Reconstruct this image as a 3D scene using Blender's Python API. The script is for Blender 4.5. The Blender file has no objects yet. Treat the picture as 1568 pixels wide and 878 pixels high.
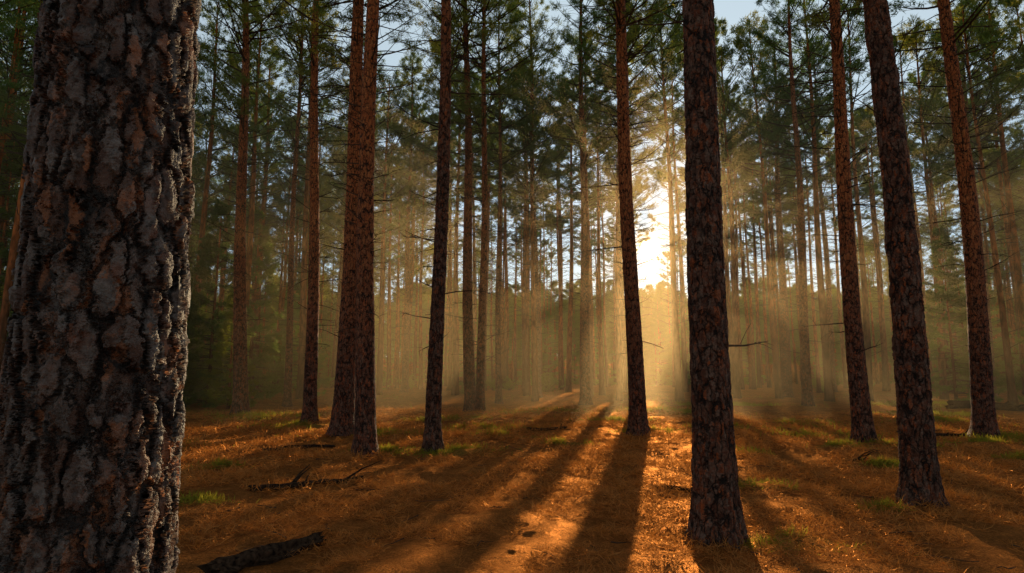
import bpy, math, time
import numpy as np
from mathutils import Vector
T0=time.time()
scene=bpy.context.scene
scene.view_settings.view_transform='Standard'
scene.view_settings.look='None'
scene.view_settings.exposure=0
SUN_AZ=math.radians(12.3); SUN_EL=math.radians(11.5)
SD=np.array([math.sin(SUN_AZ)*math.cos(SUN_EL),math.cos(SUN_AZ)*math.cos(SUN_EL),math.sin(SUN_EL)])

# ---------------------------------------------------------------- noise
def _h(ix,iy,s):
    n=(ix*374761393+iy*668265263+s*982451653)&0xffffffff
    n=((n^(n>>13))*1274126177)&0xffffffff
    n=(n^(n>>16))&0xffff
    return n/65535.0
def vnoise(x,y,s=0):
    x=np.asarray(x,float);y=np.asarray(y,float)
    fx=np.floor(x);fy=np.floor(y);ix=fx.astype(np.int64);iy=fy.astype(np.int64)
    u=x-fx;v=y-fy;u=u*u*(3-2*u);v=v*v*(3-2*v)
    a=_h(ix,iy,s);b=_h(ix+1,iy,s);c=_h(ix,iy+1,s);d=_h(ix+1,iy+1,s)
    return ((a*(1-u)+b*u)*(1-v)+(c*(1-u)+d*u)*v)*2-1
moss_pts=[(-1.2,13.2,.75),(-.8,18,.8),(3.3,19.8,.8),(9.1,19.8,.9),(7.5,15.7,.8),(2.65,6.5,.45),(3.45,9.3,.5),(15,23,1.2),(-8.3,21.7,1.3),(-3.85,8.1,.3),(-6.2,19,.9),(-3.6,16.6,.9),(1,24,1.2),(5.5,24,1.2),(-2.2,21,.9),(3.5,16.8,.5),(8.6,14.4,.6),(12.3,15.8,.8),(18,28,2),(-14,24,2),(9,28,1.5),(-2.6,13.3,.5),(4.6,13,.35),(12.8,20,.8),(-7.5,14,.6),
(6.4,11.2,.3),(9.8,12.4,.5),(5.6,17.6,.6),(-5,11.2,.3),(4.4,7.9,.2),(1.2,14.5,.4),(-.3,15.8,.5),(6.8,13.6,.4),(10.6,15,.5)]
def mossw(x,y):
    w=np.zeros_like(x)
    for a,b,r in moss_pts: w=np.maximum(w,np.exp(-(((x-a)/1.5)**2+(y-b)**2)/(r*r)*1.2))
    return w
def gh(x,y):
    x=np.asarray(x,float);y=np.asarray(y,float)
    base=np.interp(y,[-1000,10,45,80,120,300,1000],[0,0,.98,1.25,1.8,13,20])
    n=.06*vnoise(x/3.1,y/3.1,1)+.045*vnoise(x/1.1+5,y/1.1,2)+.03*vnoise(x/.42,y/.42,3)+.016*vnoise(x/.17,y/.17,4)
    return base+n+.07*mossw(x,y)

# ---------------------------------------------------------------- mesh helpers
class MB:
    def __init__(s): s.v=[];s.t=[];s.m=[];s.n=0
    def add(s,v,t,m=0):
        if len(v)==0: return
        s.v.append(np.asarray(v,np.float32)); s.t.append(np.asarray(t,np.int64)+s.n)
        s.m.append(np.full(len(t),m,np.int32)); s.n+=len(v)
    def arrays(s): return np.concatenate(s.v),np.concatenate(s.t),np.concatenate(s.m)
def mkmesh(name,v,t,m,mats):
    me=bpy.data.meshes.new(name)
    me.vertices.add(len(v)); me.vertices.foreach_set('co',np.ascontiguousarray(v,np.float32).ravel())
    me.loops.add(len(t)*3); me.loops.foreach_set('vertex_index',np.ascontiguousarray(t,np.int32).ravel())
    me.polygons.add(len(t))
    me.polygons.foreach_set('loop_start',np.arange(0,len(t)*3,3,dtype=np.int32))
    me.polygons.foreach_set('material_index',np.ascontiguousarray(m,np.int32))
    me.polygons.foreach_set('use_smooth',np.ones(len(t),dtype=bool))
    for x in mats: me.materials.append(x)
    me.update(calc_edges=True)
    return me
def mkobj(name,me,loc=(0,0,0),rz=0,sc=1):
    o=bpy.data.objects.new(name,me); scene.collection.objects.link(o)
    o.location=loc; o.rotation_euler=(0,0,rz); o.scale=(sc,sc,sc); return o
def norm(a): return a/(np.linalg.norm(a,axis=-1,keepdims=True)+1e-9)
def gridtris(nr,ns):
    i=np.arange(nr-1)[:,None]*ns; j=np.arange(ns)[None,:]; j2=(j+1)%ns
    a=(i+j).ravel();b=(i+j2).ravel();c=(i+ns+j2).ravel();d=(i+ns+j).ravel()
    return np.concatenate([np.stack([a,b,c],1),np.stack([a,c,d],1)])
def tube(mb,p,r,sides=4,m=0):
    p=np.asarray(p,float);r=np.asarray(r,float)
    t=norm(p[-1]-p[0]); a=np.cross(t,[0,0,1.]); 
    if np.linalg.norm(a)<.1: a=np.cross(t,[1.,0,0])
    a=norm(a); b=np.cross(t,a); th=np.arange(sides)*2*math.pi/sides
    ring=np.cos(th)[:,None]*a+np.sin(th)[:,None]*b
    v=(p[:,None,:]+r[:,None,None]*ring[None]).reshape(-1,3)
    mb.add(v,gridtris(len(p),sides),m)

def tufts(mb,c,d,rng,n,L,W,spread,m):
    c=np.repeat(c,n,0); d=np.repeat(d,n,0); N=len(c)
    dr=norm(d*.55+rng.normal(0,spread,(N,3))+np.array([0,0,.12]))
    s=norm(np.cross(dr,rng.normal(0,1,(N,3))))
    l=L*rng.uniform(.6,1.15,(N,1)); w=W*rng.uniform(.6,1.2,(N,1))
    st=c+rng.normal(0,L*.22,(N,3))
    v=np.stack([st-s*w*.5,st+s*w*.5,st+dr*l],1).reshape(-1,3)
    mb.add(v,np.arange(N*3).reshape(-1,3),m)

def pine(seed,H=21,r0=.2,lean=(0,0),cb=10.5,db=4.5,rings=60,sides=14,kind='pine',lod=0,zdense=None,knob=0.0,Lmax=2.9,keep=-.3,dens=1.,snag=0):
    rng=np.random.default_rng(seed); mb=MB()
    ph=rng.uniform(0,6.28,6); wob=.05 if kind=='pine' else .02
    def cen(z):
        z=np.asarray(z,float)
        return np.stack([lean[0]*z+wob*np.sin(z*.45+ph[0])-wob*np.sin(ph[0]),lean[1]*z+wob*np.sin(z*.38+ph[1])-wob*np.sin(ph[1]),z],-1)
    def rad(z): return r0*1.08*(1-.86*np.clip(z/H,0,1))**.9*(1+.38*np.exp(-np.maximum(z,0)/.22)+.06*np.exp(-np.maximum(z,0)/1.2))
    z=np.linspace(-.3,H,rings) if zdense is None else np.concatenate([np.linspace(-.3,zdense,rings),np.linspace(zdense,H,50)[1:]])
    th=np.arange(sides)*2*math.pi/sides
    R=rad(z)[:,None]*(1+.05*np.sin(3*th+ph[2])[None,:]*np.exp(-np.maximum(z,0)/.8)[:,None]*2+.03*np.sin(2*th+ph[3])[None,:])
    if lod==0:
        R=R*(1+.035*vnoise(th[None,:]*1.5+ph[4]*9,z[:,None]*1.7,seed%97)+knob*np.maximum(0,vnoise(th[None,:]*2.,z[:,None]*3,5))**2)
        R=R*(1+.07*np.exp(-np.maximum(z,0)/.5)[:,None]*np.sin(6*th+ph[5])[None,:])
    c=cen(z)
    v=np.stack([c[:,0:1]+R*np.cos(th),c[:,1:2]+R*np.sin(th),np.repeat(z[:,None],sides,1)],-1).reshape(-1,3)
    mb.add(v,gridtris(len(z),sides),0)
    # short broken snags and thin dead shoots low on the stem
    r2=np.random.default_rng(seed+5000)
    for q in range(snag):
        zz=r2.uniform(1.8,db+1.5); az=r2.uniform(0,6.28); el=r2.uniform(-.2,.5); L=r2.uniform(.08,.3) if r2.random()<.5 else r2.uniform(.35,1.1)
        d=np.array([math.cos(az)*math.cos(el),math.sin(az)*math.cos(el),math.sin(el)])
        s=np.linspace(0,1,5)[:,None]; p=cen(zz)+d*(s*L+.7*float(rad(zz)))+np.array([0,0,1])*r2.uniform(-.3,.2)*L*s**2+r2.normal(0,.012,(5,3))*s
        tube(mb,p,np.linspace(.009+.006*L,.004,5),4,1)
        if L>.4:
            for w in range(3):
                f=r2.uniform(.4,.95); b=p[0]+(p[-1]-p[0])*f; dd=norm(d*.7+r2.normal(0,.5,3)); l2=L*r2.uniform(.2,.4)
                tube(mb,np.array([b,b+dd*l2*.5,b+dd*l2+[0,0,-.03]]),[.005,.004,.0025],3,1)
    if kind=='pine' and lod<2:
        zz=db
        while zz<cb+1.5:
            frac=(zz-db)/(cb+1.5-db)
            for k in range(rng.integers(1,4 if frac<.4 else 6)):
                az=rng.uniform(0,6.28); el=math.radians(rng.uniform(-8,28))
                L=rng.uniform(.25,.9)+frac*rng.uniform(.4,1.9)
                d=np.array([math.cos(az)*math.cos(el),math.sin(az)*math.cos(el),math.sin(el)])
                s=np.linspace(0,1,6)[:,None]; sag=rng.uniform(-.25,.22); side=norm(np.cross(d,[0,0,1.]))*rng.normal(0,.12)
                z0=zz+rng.uniform(-.15,.15)
                p=cen(z0)+d*s*L+np.array([0,0,1])*sag*L*s**2+side*L*s**2+rng.normal(0,.015,(6,3))*s
                rb=.010+.011*L/2; tube(mb,p,np.linspace(rb,.004,6),4,1)
                for q in range(rng.integers(2,8) if L>.6 else 1):
                    f=rng.uniform(.3,.98); b=p[0]+(p[-1]-p[0])*f+np.array([0,0,1])*sag*L*(f*f-f)
                    dd=norm(d*.7+norm(np.cross(d,[0,0,1.]))*rng.choice([-1,1])*rng.uniform(.4,1)+np.array([0,0,rng.uniform(-.15,.45)]))
                    l2=rng.uniform(.15,.35)*L+.05
                    pp=np.array([b,b+dd*l2*.5+rng.normal(0,.02,3),b+dd*l2+[0,0,l2*rng.uniform(-.1,.2)]])
                    tube(mb,pp,[.006,.0045,.003],3,1)
            zz+=rng.uniform(.3,.6)
    C=[];D=[]
    zz=cb; step=.36 if lod==0 else .4
    if kind=='spruce': step=.26
    if lod==3: step=.7
    while zz<H-.1:
        f=(zz-cb)/(H-cb)
        for k in range(rng.integers(3,6)):
            az=rng.uniform(0,6.28)
            if kind=='pine':
                g=float(vnoise(az*1.3+ph[2],zz*.55,seed%91))
                if g<keep and f<.85: continue
                if f<.2 and rng.random()<.35: continue
                L=Lmax*(1-f)**.55*rng.uniform(.55,1.1)*(.75+.5*min(1,f*4))+.25
                el=math.radians(rng.uniform(-5,18)+45*f)
                bend=.22
            else:
                L=Lmax*(1-f)**.85*rng.uniform(.7,1.1)+.12
                el=math.radians(rng.uniform(-22,0)+40*f); bend=.1
            d=np.array([math.cos(az)*math.cos(el),math.sin(az)*math.cos(el),math.sin(el)])
            s=np.linspace(0,1,5)[:,None]; b0=cen(zz+rng.uniform(-.12,.12))
            up=np.array([0,0,1.])
            p=b0+d*s*L+up*bend*L*s**2
            if lod<2: tube(mb,p,np.linspace(.008+.011*L,.004,5),3,1)
            side=norm(np.cross(d,up))
            ns=int((3 if lod else 4)+L*2.2) if lod<2 else 4
            for q in range(ns):
                fq=rng.uniform(.28,1) ; b=b0+d*fq*L+up*bend*L*fq*fq
                dd=norm(d*.8+side*rng.choice([-1,1])*rng.uniform(.2,1.1)+up*rng.uniform(-.1,.5 if kind=='pine' else .05))
                l2=(.12+.3*L*(1.15-fq))*rng.uniform(.6,1.2)
                if lod<1: tube(mb,np.array([b,b+dd*l2*.6,b+dd*l2]),[.007,.005,.003],3,1)
                nt=3 if kind=='pine' else 4
                for w in range(nt if lod<2 else 2):
                    C.append(b+dd*l2*(.3+.7*(w+1)/nt)+rng.normal(0,.05,3)); D.append(dd)
            C.append(p[-1]);D.append(d)
        zz+=step*rng.uniform(.7,1.3)
    C=np.array(C);D=np.array(D)
    if kind=='pine':
        if lod==0: tufts(mb,C,D,rng,12,.20,.024,.5,2)
        elif lod==1: tufts(mb,C,D,rng,int(9*dens),.22,.034,.5,2)
        elif lod==2: tufts(mb,C,D,rng,7,.36,.06,.6,2)
        else: tufts(mb,C,D,rng,8,.5,.11,.6,2)
    else: tufts(mb,C,D,rng,9,.17,.04,.55,2)
    return mb

# ---------------------------------------------------------------- materials
def M(name):
    m=bpy.data.materials.new(name); m.use_nodes=True; nt=m.node_tree; nt.nodes.clear()
    return m,nt,(lambda t,**k:_mk(nt,t,k))
def _mk(nt,t,k):
    n=nt.nodes.new(t)
    for a,b in k.items():
        if a=='ins':
            for i,val in b.items():
                if isinstance(val,bpy.types.NodeSocket): nt.links.new(val,n.inputs[i])
                else: n.inputs[i].default_value=val
        else: setattr(n,a,b)
    return n
def ramp(N,fac,stops,interp='LINEAR'):
    r=N('ShaderNodeValToRGB'); e=r.color_ramp.elements; r.color_ramp.interpolation=interp
    while len(e)<len(stops): e.new(.5)
    for i,(p,c) in enumerate(stops):
        e[i].position=p; e[i].color=(c,c,c,1) if isinstance(c,(int,float)) else (*c,1)
    r.id_data.links.new(fac,r.inputs[0]); return r
def mix(N,f,a,b,bt='MIX'):
    n=N('ShaderNodeMix',data_type='RGBA',blend_type=bt)
    L=n.id_data.links
    for s,val in ((0,f),(6,a),(7,b)):
        if isinstance(val,bpy.types.NodeSocket): L.new(val,n.inputs[s])
        elif s==0: n.inputs[0].default_value=val
        else: n.inputs[s].default_value=(*val,1)
    return n.outputs[2]
def math_(N,op,a,b=0.,c=None):
    n=N('ShaderNodeMath',operation=op)
    for i,val in enumerate((a,b,c)):
        if val is None: continue
        if isinstance(val,bpy.types.NodeSocket): n.id_data.links.new(val,n.inputs[i])
        else: n.inputs[i].default_value=val
    return n.outputs[0]

def bark(name,scale=(15,15,6.5),disp=.02,closeup=False,zup=(3.5,9)):
    m,nt,N=M(name); L=nt.links
    tc=N('ShaderNodeTexCoord'); oi=N('ShaderNodeObjectInfo')
    off=N('ShaderNodeVectorMath',operation='SCALE',ins={0:(13.1,7.7,21.3),3:oi.outputs['Random']})
    add=N('ShaderNodeVectorMath',operation='ADD',ins={0:tc.outputs['Object'],1:off.outputs[0]})
    wn=N('ShaderNodeTexNoise',ins={'Vector':add.outputs[0],'Scale':10.,'Detail':5. if closeup else 3.,'Roughness':.75})
    ws=N('ShaderNodeVectorMath',operation='MULTIPLY_ADD',ins={0:wn.outputs['Color'],1:(.09,.09,.26),2:add.outputs[0]})
    mp=N('ShaderNodeMapping',ins={'Vector':ws.outputs[0],'Scale':scale})
    ve=N('ShaderNodeTexVoronoi',feature='DISTANCE_TO_EDGE',ins={'Vector':mp.outputs[0],'Scale':1.})
    mp2=N('ShaderNodeMapping',ins={'Vector':ws.outputs[0],'Scale':tuple(s*1.9 for s in scale)})
    v2=N('ShaderNodeTexVoronoi',feature='F1',ins={'Vector':mp2.outputs[0],'Scale':1.})
    fn=N('ShaderNodeTexNoise',ins={'Vector':add.outputs[0],'Scale':50.,'Detail':5. if closeup else 3.,'Roughness':.7})
    bn=N('ShaderNodeTexNoise',ins={'Vector':add.outputs[0],'Scale':8.,'Detail':5. if closeup else 2.,'Roughness':.65})
    edge=math_(N,'ADD',ve.outputs['Distance'],math_(N,'MULTIPLY_ADD',bn.outputs['Fac'],.45,-.22))
    plate=ramp(N,edge,[(0,0.),(.05,.12),(.13,.75),(.3,.92),(.5,1.)])
    sep=N('ShaderNodeSeparateColor',ins={0:v2.outputs['Color']})
    h=math_(N,'MULTIPLY',plate.outputs[0],math_(N,'MULTIPLY_ADD',sep.outputs[0],.6,.4))
    h=math_(N,'MULTIPLY_ADD',fn.outputs['Fac'],.3,h)
    pc=ramp(N,sep.outputs[1],[(0,(.06,.027,.017)),(.25,(.12,.049,.028)),(.5,(.14,.070,.045)),(.66,(.19,.155,.135)),(.80,(.20,.16,.14)),(.84,(.28,.09,.03)),(1,(.46,.14,.035))])
    pc2=ramp(N,bn.outputs['Fac'],[(.32,(.06,.027,.017)),(.46,(.13,.057,.033)),(.56,(.23,.19,.165)),(.66,(.24,.07,.028))])
    low=mix(N,.42,pc.outputs[0],pc2.outputs[0])
    upc=ramp(N,sep.outputs[2],[(0,(.40,.095,.026)),(.5,(.56,.155,.042)),(1,(.66,.23,.07))])
    sz=N('ShaderNodeSeparateXYZ',ins={0:tc.outputs['Object']})
    zf=N('ShaderNodeMapRange',ins={'Value':math_(N,'MULTIPLY_ADD',bn.outputs['Fac'],3.,sz.outputs[2]),'From Min':zup[0]+1.5,'From Max':zup[1]+1.5})
    redt=ramp(N,zf.outputs[0],[(0,0.),(1,.92)])
    if not closeup: low=mix(N,.8,low,(1.,.66,.48) if zup[0]>5 else (1.2,.68,.45),'MULTIPLY')
    col=mix(N,redt.outputs[0],low,upc.outputs[0])
    col=mix(N,.7,col,ramp(N,fn.outputs['Fac'],[(.3,.3),(.7,1.6)]).outputs[0],'MULTIPLY')
    crack=ramp(N,edge,[(.0,0.),(.16,1.)])
    col=mix(N,crack.outputs[0],(.014,.008,.005),col)
    b=N('ShaderNodeBsdfPrincipled',ins={'Base Color':col,'Roughness':.56 if closeup else .75,'Specular IOR Level':.45 if closeup else .25})
    o=N('ShaderNodeOutputMaterial',ins={0:b.outputs[0]})
    d=N('ShaderNodeDisplacement',ins={'Height':h,'Midlevel':.8,'Scale':disp}); L.new(d.outputs[0],o.inputs['Displacement'])
    m.displacement_method='BOTH'
    return m
bark_close=bark('pine_bark_close',(17,17,6.0),.030,True,(9,14))
bark_mid=bark('pine_bark_rough',(15,15,5.6),.022,False,(6,12))
bark_near=bark('pine_bark_near',(16,16,5.6),.018,False,(1.5,6.5))
m,nt,N=M('pine_bark_far'); bark_far=m
tc=N('ShaderNodeTexCoord'); oi=N('ShaderNodeObjectInfo')
mp=N('ShaderNodeMapping',ins={'Vector':tc.outputs['Object'],'Scale':(9,9,3.)})
nz=N('ShaderNodeTexNoise',ins={'Vector':mp.outputs[0],'Scale':1.,'Detail':2.})
sz=N('ShaderNodeSeparateXYZ',ins={0:tc.outputs['Object']})
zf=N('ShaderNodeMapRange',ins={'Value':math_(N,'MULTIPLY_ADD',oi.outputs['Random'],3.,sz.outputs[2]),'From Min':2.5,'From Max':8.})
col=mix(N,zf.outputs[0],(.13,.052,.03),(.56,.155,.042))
col=mix(N,.85,col,ramp(N,nz.outputs['Fac'],[(.35,.3),(.65,1.3)]).outputs[0],'MULTIPLY')
N('ShaderNodeOutputMaterial',ins={0:N('ShaderNodeBsdfDiffuse',ins={0:col}).outputs[0]})

def leafmat(name,ca,cb_,ta,tb,trans,gl=0.):
    m,nt,N=M(name); g=N('ShaderNodeNewGeometry'); oi=N('ShaderNodeObjectInfo')
    c=mix(N,g.outputs['Random Per Island'],ca,cb_); t=mix(N,oi.outputs['Random'],ta,tb)
    mx=N('ShaderNodeMixShader',ins={0:trans,1:N('ShaderNodeBsdfDiffuse',ins={0:c}).outputs[0],2:N('ShaderNodeBsdfTranslucent',ins={0:t}).outputs[0]})
    if gl:
        gg=N('ShaderNodeBsdfAnisotropic',ins={'Color':(1,.44,.13,1),'Roughness':.45})
        mx=N('ShaderNodeMixShader',ins={0:gl,1:mx.outputs[0],2:gg.outputs[0]})
    N('ShaderNodeOutputMaterial',ins={0:mx.outputs[0]}); return m
def plain(name,ca,cb_,scale=5.):
    m,nt,N=M(name); g=N('ShaderNodeNewGeometry'); n=N('ShaderNodeTexNoise',ins={'Vector':g.outputs['Position'],'Scale':scale,'Detail':2.})
    c=mix(N,ramp(N,n.outputs['Fac'],[(.3,0.),(.7,1.)]).outputs[0],ca,cb_)
    N('ShaderNodeOutputMaterial',ins={0:N('ShaderNodeBsdfDiffuse',ins={0:c}).outputs[0]}); return m
deadwood=plain('dead_branch_bark',(.05,.032,.022),(.13,.085,.06))
logwood=plain('rotten_wood',(.014,.009,.007),(.10,.055,.032),22.)
needles=leafmat('pine_needles',(.05,.115,.055),(.11,.18,.07),(.17,.28,.055),(.50,.42,.05),.52)
needles_sp=leafmat('spruce_needles',(.05,.10,.03),(.10,.17,.045),(.18,.30,.04),(.45,.44,.04),.5)
litter=leafmat('dry_needles',(.20,.060,.015),(.64,.24,.06),(.8,.29,.05),(.8,.29,.05),.42,.24)
grassm=leafmat('grass_blades',(.09,.11,.02),(.18,.18,.035),(.60,.50,.05),(.60,.50,.05),.55)

# ground
def axis(n,near,far,k):
    u=np.linspace(-1,1,n); return np.sign(u)*(near*np.abs(u)+far*np.abs(u)**k)
xs=axis(620,16,500,9)
ys=np.concatenate([np.linspace(-120,1,60)[:-1],1+13*np.linspace(0,1,420)[:-1],14+25*np.linspace(0,1,260)[:-1]**1.3,39+700*np.linspace(0,1,80)**2.2])
X,Y=np.meshgrid(xs,ys); Z=gh(X,Y)
nr,nc=X.shape
i=np.arange(nr-1)[:,None]*nc; j=np.arange(nc-1)[None,:]
a=(i+j).ravel();b=a+1;c=a+nc+1;d=a+nc
v=np.stack([X,Y,Z],-1).reshape(-1,3)
me=mkmesh('forest_ground',v,np.concatenate([np.stack([a,b,c],1),np.stack([a,c,d],1)]),np.zeros(2*len(a)),[])
at=me.attributes.new('moss','FLOAT','POINT'); at.data.foreach_set('value',mossw(X.ravel(),Y.ravel()).astype(np.float32))
m,nt,N=M('forest_floor')
g=N('ShaderNodeNewGeometry'); P=g.outputs['Position']
n1=N('ShaderNodeTexNoise',ins={'Vector':P,'Scale':.9,'Detail':3.,'Roughness':.6})
n2=N('ShaderNodeTexNoise',ins={'Vector':P,'Scale':5.,'Detail':4.,'Roughness':.7})
n3=N('ShaderNodeTexNoise',ins={'Vector':P,'Scale':42.,'Detail':4.,'Roughness':.75,'Distortion':1.})
c1=ramp(N,n2.outputs['Fac'],[(.28,(.08,.022,.007)),(.45,(.21,.061,.015)),(.6,(.38,.114,.025)),(.78,(.52,.19,.045))])
c2=ramp(N,n3.outputs['Fac'],[(.3,.25),(.5,.9),(.7,1.7)])
col=mix(N,.9,c1.outputs[0],c2.outputs[0],'MULTIPLY')
col=mix(N,1.,col,ramp(N,n1.outputs['Fac'],[(.35,.6),(.65,1.25)]).outputs[0],'MULTIPLY')
am=N('ShaderNodeAttribute',attribute_name='moss')
mw=ramp(N,math_(N,'MULTIPLY_ADD',n2.outputs['Fac'],.9,math_(N,'SUBTRACT',am.outputs['Fac'],.45)),[(.38,0.),(.6,.85)])
mc=ramp(N,n3.outputs['Fac'],[(.3,(.04,.05,.01)),(.7,(.22,.23,.03))])
col=mix(N,mw.outputs[0],col,mc.outputs[0])
hh=math_(N,'MULTIPLY_ADD',n3.outputs['Fac'],.7,n2.outputs['Fac'])
bp=N('ShaderNodeBump',ins={'Height':hh,'Strength':1.,'Distance':.12})
b=N('ShaderNodeBsdfDiffuse',ins={'Color':col,'Normal':bp.outputs[0]})
gcol=mix(N,.9,(1,.42,.12),c2.outputs[0],'MULTIPLY')
gl=N('ShaderNodeBsdfAnisotropic',ins={'Color':gcol,'Roughness':.5,'Normal':bp.outputs[0]})
mx=N('ShaderNodeMixShader',ins={0:.22,1:b.outputs[0],2:gl.outputs[0]})
N('ShaderNodeOutputMaterial',ins={0:mx.outputs[0]})
me.materials.append(m); mkobj('ground',me)

# ---------------------------------------------------------------- litter
rng=np.random.default_rng(5)
def ribbons(n,x,y,zoff,L,W,tilt,rng,curl=.25):
    az=rng.uniform(0,6.28,n); el=np.abs(rng.normal(0,tilt,n))
    d=np.stack([np.cos(az)*np.cos(el),np.sin(az)*np.cos(el),np.sin(el)],1)
    s=norm(np.cross(d,rng.normal(0,1,(n,3))+[0,0,.7]))*W[:,None]*.5
    p0=np.stack([x,y,gh(x,y)+zoff],1); bend=norm(np.cross(d,rng.normal(0,1,(n,3))))*curl*L[:,None]
    p1=p0+d*L[:,None]*.5+bend*.5; p2=p0+d*L[:,None]
    v=np.stack([p0-s,p0+s,p1-s,p1+s,p2],1).reshape(-1,3)
    b=np.arange(n)[:,None]*5
    t=np.concatenate([b+[0,1,3],b+[0,3,2],b+[2,3,4]])
    return v,t
mb=MB(); n=320000
rr=2.2+24*rng.random(n)**1.3; aa=rng.uniform(-.9,.9,n)
x=rr*np.sin(aa); y=rr*np.cos(aa)
clump=vnoise(x/.5,y/.5,11)+.6*vnoise(x/.15,y/.15,12)+.5*vnoise(x/1.8,y/1.8,13)
k=clump>-.15; x=x[k];y=y[k];rr=rr[k];n=len(x);clump=clump[k]
sc=np.clip(rr/6,1,2.6)
v,t=ribbons(n,x,y,rng.uniform(-.004,.025,n)+.035*np.clip(clump,0,1),rng.uniform(.05,.14,n)*np.sqrt(sc),rng.uniform(.0025,.005,n)*sc,.5,rng)
mb.add(v,t); mkobj('pine_needle_litter',mkmesh('pine_needle_litter',*mb.arrays(),[litter]))
mb=MB()
for q in range(420):
    r_=2.5+22*rng.random(); a_=rng.uniform(-.9,.9); x0,y0=r_*math.sin(a_),r_*math.cos(a_)
    az=rng.uniform(0,6.28);L=rng.uniform(.1,.45); s=np.linspace(0,1,5)
    px=x0+math.cos(az)*s*L+rng.normal(0,.015,5);py=y0+math.sin(az)*s*L+rng.normal(0,.015,5)
    tube(mb,np.stack([px,py,gh(px,py)+.01+.02*rng.random(5)],1),np.linspace(rng.uniform(.003,.009),.002,5),4)
mkobj('fallen_twigs',mkmesh('fallen_twigs',*mb.arrays(),[deadwood]))
mb=MB()
gx=[];gy=[]
for a_,b_,r_ in moss_pts:
    k=int(2100*r_); gx.append(a_+rng.normal(0,r_*.5,k)*1.3); gy.append(b_+rng.normal(0,r_*.4,k))
gx.append(rng.uniform(-30,35,20000)); gy.append(rng.uniform(15,42,20000))
gx=np.concatenate(gx);gy=np.concatenate(gy)
k=vnoise(gx/.35,gy/.35,21)>-.15; k[-20000:]&=vnoise(gx[-20000:]/2.5,gy[-20000:]/2.5,22)>.1
gx=gx[k];gy=gy[k];n=len(gx)
gs=np.clip(np.hypot(gx,gy)/10,.8,2)
v,t=ribbons(n,gx,gy,0,rng.uniform(.04,.14,n)*np.sqrt(gs),rng.uniform(.004,.010,n)*gs,.9,rng,.25)
mb.add(v,t); mkobj('grass',mkmesh('grass',*mb.arrays(),[grassm]))

def log(name,p0,p1,r,seed,jag=.12,subs=0,mat=None,lift=.5):
    rng=np.random.default_rng(seed); mb=MB(); n=60; s=np.linspace(0,1,n); sides=28
    p0=np.array(p0);p1=np.array(p1)
    px=p0[0]+(p1[0]-p0[0])*s+.04*np.sin(s*5+seed); py=p0[1]+(p1[1]-p0[1])*s+.03*np.sin(s*7+seed)
    pz=gh(px,py); pz=np.convolve(np.pad(pz,8,'edge'),np.ones(17)/17,'valid')+r*lift
    c=np.stack([px,py,pz],1); t=norm(c[-1]-c[0]); a=norm(np.cross(t,[0,0,1.])); b=np.cross(t,a)
    th=np.arange(sides)*2*math.pi/sides
    R=r*(1-.35*s)[:,None]*(1+jag*vnoise(th[None,:]*2,s[:,None]*6,seed)+.7*jag*vnoise(th[None,:]*5,s[:,None]*4,seed+1)+.4*jag*vnoise(th[None,:]*9,s[:,None]*14,seed+2))
    v=c[:,None]+R[...,None]*(np.cos(th)[None,:,None]*a+np.sin(th)[None,:,None]*b)
    v[-1]+=t*rng.uniform(-.5,.9,(sides,1))*r; v[0]+=t*rng.uniform(-.9,.5,(sides,1))*r
    vv=v.reshape(-1,3); tr=gridtris(n,sides)
    vv=np.concatenate([vv,[c[0]],[c[-1]]]); k=len(vv)
    cap=[[(j+1)%sides,j,k-2] for j in range(sides)]+[[(n-1)*sides+j,(n-1)*sides+(j+1)%sides,k-1] for j in range(sides)]
    mb.add(vv,np.concatenate([tr,cap]),0)
    for q in range(subs):
        f=rng.uniform(.15,.95); b0=c[int(f*(n-1))]; d=norm(t*.6+a*rng.choice([-1,1])*rng.uniform(.3,1)+np.array([0,0,rng.uniform(0,.5)]))
        l=rng.uniform(.2,.7); tube(mb,np.array([b0,b0+d*l*.5+[0,0,.03],b0+d*l]),[r*.4,r*.25,.004],6)
    mkobj(name,mkmesh(name,*mb.arrays(),[mat or logwood]))
log('fallen_log',(-2.38,5.3),(-1.9,6.4),.10,3,.4,0,None,.3)
log('fallen_branch',(-3.5,9.0),(-2.3,10.1),.05,4,.3,5)
log('fallen_branch',(2.05,9.35),(2.6,8.8),.03,6,.3,3)
log('fallen_branch',(5.6,11.8),(7.2,11.2),.04,7,.3,6)
log('fallen_branch',(-5.2,13.6),(-3.9,14.3),.05,8,.3,3)
log('fallen_branch',(10,17),(12.5,16.2),.05,9,.3,6)
log('fallen_log',(17.5,26),(21,24.6),.2,12,.3,4)
log('fallen_branch',(.4,17.2),(1.5,17.9),.05,13,.3,3)

# ---------------------------------------------------------------- measured trees  x,y,r,leanx
hero=[(2.04,6.62,.19,0,1),(5.12,8.35,.185,0,1),(-2.87,12.9,.195,-.013,0),(-1.62,13.3,.15,.009,0),(7.99,14.9,.195,.01,0),
(-4.2,16.2,.235,.003,0),(11.7,16.2,.225,.012,0),(3.15,16.2,.20,-.013,0),(-6.0,19.3,.19,-.03,0),(-9.2,22.1,.22,-.05,0),
(-1.17,23.8,.155,.003,0),(-1.6,25.1,.22,-.02,0),(12.5,27.5,.2,.02,0),(3.2,28.3,.22,.003,0),(-9.8,28.3,.15,-.01,0),
(1.3,33.6,.2,-.015,0),(14.8,35,.25,.025,0),(-5.2,21.6,.19,.0,0),(-6.8,41,.2,0,0),(20.3,41,.2,0.01,0),(24,32.5,.22,.02,0),(-.6,30,.14,.0,0),(4.5,24,.11,.006,0)]
pos=[]
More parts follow.
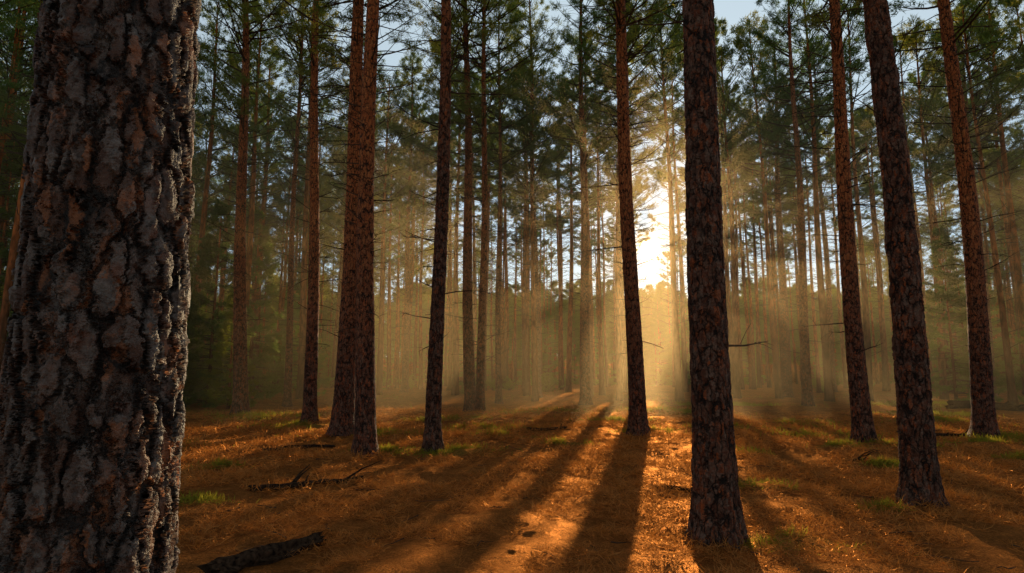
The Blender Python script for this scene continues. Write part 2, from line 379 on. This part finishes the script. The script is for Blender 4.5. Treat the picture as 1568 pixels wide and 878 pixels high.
def put(name,mb,x,y,mats,rz=0,sc=1,z=None):
    me=mb if isinstance(mb,bpy.types.Mesh) else mkmesh(name,*mb.arrays(),mats)
    return mkobj(name,me,(x,y,float(gh(x,y)) if z is None else z),rz,sc)
mb=pine(101,22,.208,(-.028,0),11,5.5,rings=1150,sides=440,zdense=3.4)
put('pine_tree',mb,-1.13,1.80,[bark_close,deadwood,needles],z=0)
for k,(x,y,r,lx,cl) in enumerate(hero):
    if cl: mb=pine(200+k,22,r,(lx,0),11,5.2,rings=900,sides=150,zdense=9,knob=.22 if k==1 else .05,snag=5)
    else: mb=pine(200+k,20.5+(k%4),r,(lx,0),10.+(k%3)*.6,4.2,rings=420,sides=48,zdense=14,snag=14 if y<22 else 22)
    put('pine_tree',mb,x,y,[bark_mid if (cl or k==3) else bark_near,deadwood,needles]); pos.append((x,y))
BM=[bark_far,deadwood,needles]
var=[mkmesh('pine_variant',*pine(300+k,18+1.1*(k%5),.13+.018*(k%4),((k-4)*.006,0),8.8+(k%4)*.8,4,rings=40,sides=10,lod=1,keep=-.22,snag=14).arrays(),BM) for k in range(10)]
# slimmer, high-crowned trees with a few dense needle clumps: the stand is thinner towards the sun
thin=[mkmesh('slender_pine_variant',*pine(340+k,19.5+1.1*(k%4),.12+.02*(k%3),((k-2)*.008,0),12.2+(k%3)*.9,5,rings=40,sides=10,lod=1,Lmax=2.8,keep=.22,dens=2.7,snag=10).arrays(),BM) for k in range(6)]
rng=np.random.default_rng(17)
def corridor(x,y):
    along=x*math.sin(SUN_AZ)+y*math.cos(SUN_AZ); lat=x*math.cos(SUN_AZ)-y*math.sin(SUN_AZ); return along,lat
cnt=0;tries=0
while cnt<320 and tries<9000:
    tries+=1
    y=rng.uniform(24,92); x=rng.uniform(-.95*y-8,.95*y+10)
    if y<30 and abs(x-2)<16: continue
    al,lat=corridor(x,y)
    if abs(lat)<.45 : continue
    if al>38 and abs(lat)<1.7: continue
    sun_side=-20<lat<26
    if y>70 and not (-16<lat<18): continue
    if al>60 and sun_side and rng.random()<.45: continue
    md=1.9 if y<45 else 1.6
    if any((x-a)**2+(y-b)**2<md*md for a,b in pos): continue
    pos.append((x,y)); 
    me_=thin[rng.integers(6)] if (sun_side and al>38) else var[rng.integers(10)]
    put('pine_tree',me_,x,y,None,rng.uniform(0,6.28),rng.uniform(.9,1.12)); cnt+=1
print('cnt',cnt)
for (x,y) in [(-9,6),(-13,12),(-17,18),(-7,-6),(3,-8),(12,2),(15,9),(19,15),(-16,-3),(10,-9),(22,20),(-21,25)]:
    put('pine_tree',var[int(abs(x*7+y))%10],x,y,None,x,1)
spv=[mkmesh('spruce_variant',*pine(500+k,7+1.2*k,.09,(0,0),.3,0,rings=20,sides=8,kind='spruce',Lmax=1.5+.2*k).arrays(),[bark_far,deadwood,needles_sp]) for k in range(4)]
for k,(x,y) in enumerate([(-14,27),(-16.5,30),(-12.8,31.5),(-18.5,27.5),(-15,34.5),(-11.8,36),(-19.5,33),(-22,27),(-13.6,39),(-17.5,24.5),(16.5,72),(17.8,77),(15.4,69),(18.9,80)]):
    put('spruce_tree',spv[k%4],x,y,None,k*1.3,.85+.08*(k%4))
for k in range(50):
    y=rng.uniform(26,48)
    x=rng.uniform(-1.0*y,-.36*y) if k<38 else rng.uniform(.62*y,1.05*y)
    if any((x-a)**2+(y-b)**2<1 for a,b in pos[:23]): continue
    put('spruce_tree',spv[k%4],x,y,None,rng.uniform(0,6.28),rng.uniform(.5,1.15))
for k in range(60):
    y=rng.uniform(62,95); x=rng.uniform(-.5*y,.7*y)
    if any((x-a)**2+(y-b)**2<1 for a,b in pos): continue
    put('spruce_tree',spv[k%4],x,y,None,rng.uniform(0,6.28),rng.uniform(.5,1.1))
def shrub(seed):
    rng=np.random.default_rng(seed); mb=MB(); C=[];D=[]
    for q in range(40):
        az=rng.uniform(0,6.28); el=rng.uniform(.3,1.4); L=rng.uniform(.5,1.3)
        d=np.array([math.cos(az)*math.cos(el),math.sin(az)*math.cos(el),math.sin(el)])
        tube(mb,np.array([[0,0,-.05],d*L*.5,d*L+[0,0,-.1*L]]),[.012,.008,.003],3,0)
        for w in range(9): C.append(d*L*rng.uniform(.35,1)+rng.normal(0,.08,3)); D.append(d)
    tufts(mb,np.array(C),np.array(D),rng,9,.08,.035,.8,1); return mb
shv=[mkmesh('shrub_variant',*shrub(k).arrays(),[deadwood,needles_sp]) for k in range(3)]
for k in range(80):
    y=rng.uniform(38,70); x=rng.uniform(-.95*y,.95*y)
    if abs(x-.2*y)<6 and rng.random()<.75: continue
    put('shrub',shv[k%3],x,y,None,rng.uniform(0,6.28),rng.uniform(.5,1.2))
lo=[pine(700+k,20+k%3,.2,(0,0),8+k%3,4,rings=6,sides=4,lod=2).arrays() for k in range(4)]
l3=[pine(760+k,15+k%3,.17,(0,0),3.5,4,rings=5,sides=4,lod=3,Lmax=2.5,keep=-.5).arrays() for k in range(4)]
mb=MB()
def addto(arr,x,y,s):
    v,t,mm=arr; a=rng.uniform(0,6.28); ca,sa=math.cos(a)*s,math.sin(a)*s
    vv=np.stack([v[:,0]*ca-v[:,1]*sa+x,v[:,0]*sa+v[:,1]*ca+y,v[:,2]*s+float(gh(x,y))],1)
    mb.v.append(vv.astype(np.float32)); mb.t.append(t+mb.n); mb.m.append(mm); mb.n+=len(vv)
for k in range(170):
    y=rng.uniform(70,105); x=rng.uniform(-1.0*y,1.0*y)
    al,lat=corridor(x,y)
    if -22<lat<26 : continue
    addto(lo[k%4],x,y,rng.uniform(.8,1.1))
for k in range(1150):
    y=rng.uniform(90,200); x=rng.uniform(-1.0*y,1.0*y)
    addto(l3[k%4],x,y,rng.uniform(.75,1.0)*min(1.15,.9+.4*(y-88)/60))
A=mb.arrays(); print('distant tris',len(A[1]))
mkobj('distant_pine_forest',mkmesh('distant_pine_forest',*A,[bark_far,deadwood,needles]))

# ---------------------------------------------------------------- mist bank lying between the trees
bpy.ops.mesh.primitive_cube_add(size=1,location=(5,25.5,5.5)); o=bpy.context.object; o.name='morning_mist'; o.scale=(48,14,13)
m,nt,N=M('mist')
v1=N('ShaderNodeVolumeScatter',ins={'Color':(1,.74,.40,1),'Density':.0175,'Anisotropy':.62})
om=N('ShaderNodeOutputMaterial'); nt.links.new(v1.outputs[0],om.inputs['Volume']); o.data.materials.append(m)

# ---------------------------------------------------------------- sky, sun
w=bpy.data.worlds.new('World'); scene.world=w; w.use_nodes=True; nt=w.node_tree; nt.nodes.clear()
N=lambda t,**k:_mk(nt,t,k)
sky=N('ShaderNodeTexSky',sky_type='NISHITA',sun_disc=False,sun_elevation=SUN_EL,sun_rotation=SUN_AZ,air_density=1.,dust_density=.2)
bg=N('ShaderNodeBackground',ins={0:sky.outputs[0],1:.05})
tc=N('ShaderNodeTexCoord'); dt=N('ShaderNodeVectorMath',operation='DOT_PRODUCT',ins={0:tc.outputs['Generated'],1:tuple(SD)})
dd=math_(N,'MAXIMUM',dt.outputs['Value'],0.)
au=math_(N,'ADD',math_(N,'MULTIPLY',math_(N,'POWER',dd,45000.),500.),math_(N,'MULTIPLY',math_(N,'POWER',dd,2500.),.8))
bg2=N('ShaderNodeBackground',ins={0:(1,.68,.32,1),1:au})
ad=N('ShaderNodeAddShader',ins={0:bg.outputs[0],1:bg2.outputs[0]})
# thin high haze, brighter on the sun's side of the sky
hz=math_(N,'MULTIPLY_ADD',math_(N,'POWER',dd,1.3),.56,.15)
bg3=N('ShaderNodeBackground',ins={0:(.70,.83,.88,1),1:hz})
ad2=N('ShaderNodeAddShader',ins={0:ad.outputs[0],1:bg3.outputs[0]})
N('ShaderNodeOutputWorld',ins={0:ad2.outputs[0]})
l=bpy.data.lights.new('sun','SUN'); l.energy=5; l.angle=math.radians(.53); l.color=(1,.71,.38)
lo_=bpy.data.objects.new('sun',l); scene.collection.objects.link(lo_); lo_.rotation_euler=Vector(SD).to_track_quat('Z','Y').to_euler(); lo_.location=(20,60,30)

cam=bpy.data.cameras.new('camera'); cam.lens=22.5; cam.clip_end=3000; cam.clip_start=.05
co=bpy.data.objects.new('camera',cam); scene.collection.objects.link(co); co.location=(0,0,1.5); co.rotation_euler=(math.radians(98.5),0,0)
scene.camera=co
print('done',time.time()-T0)
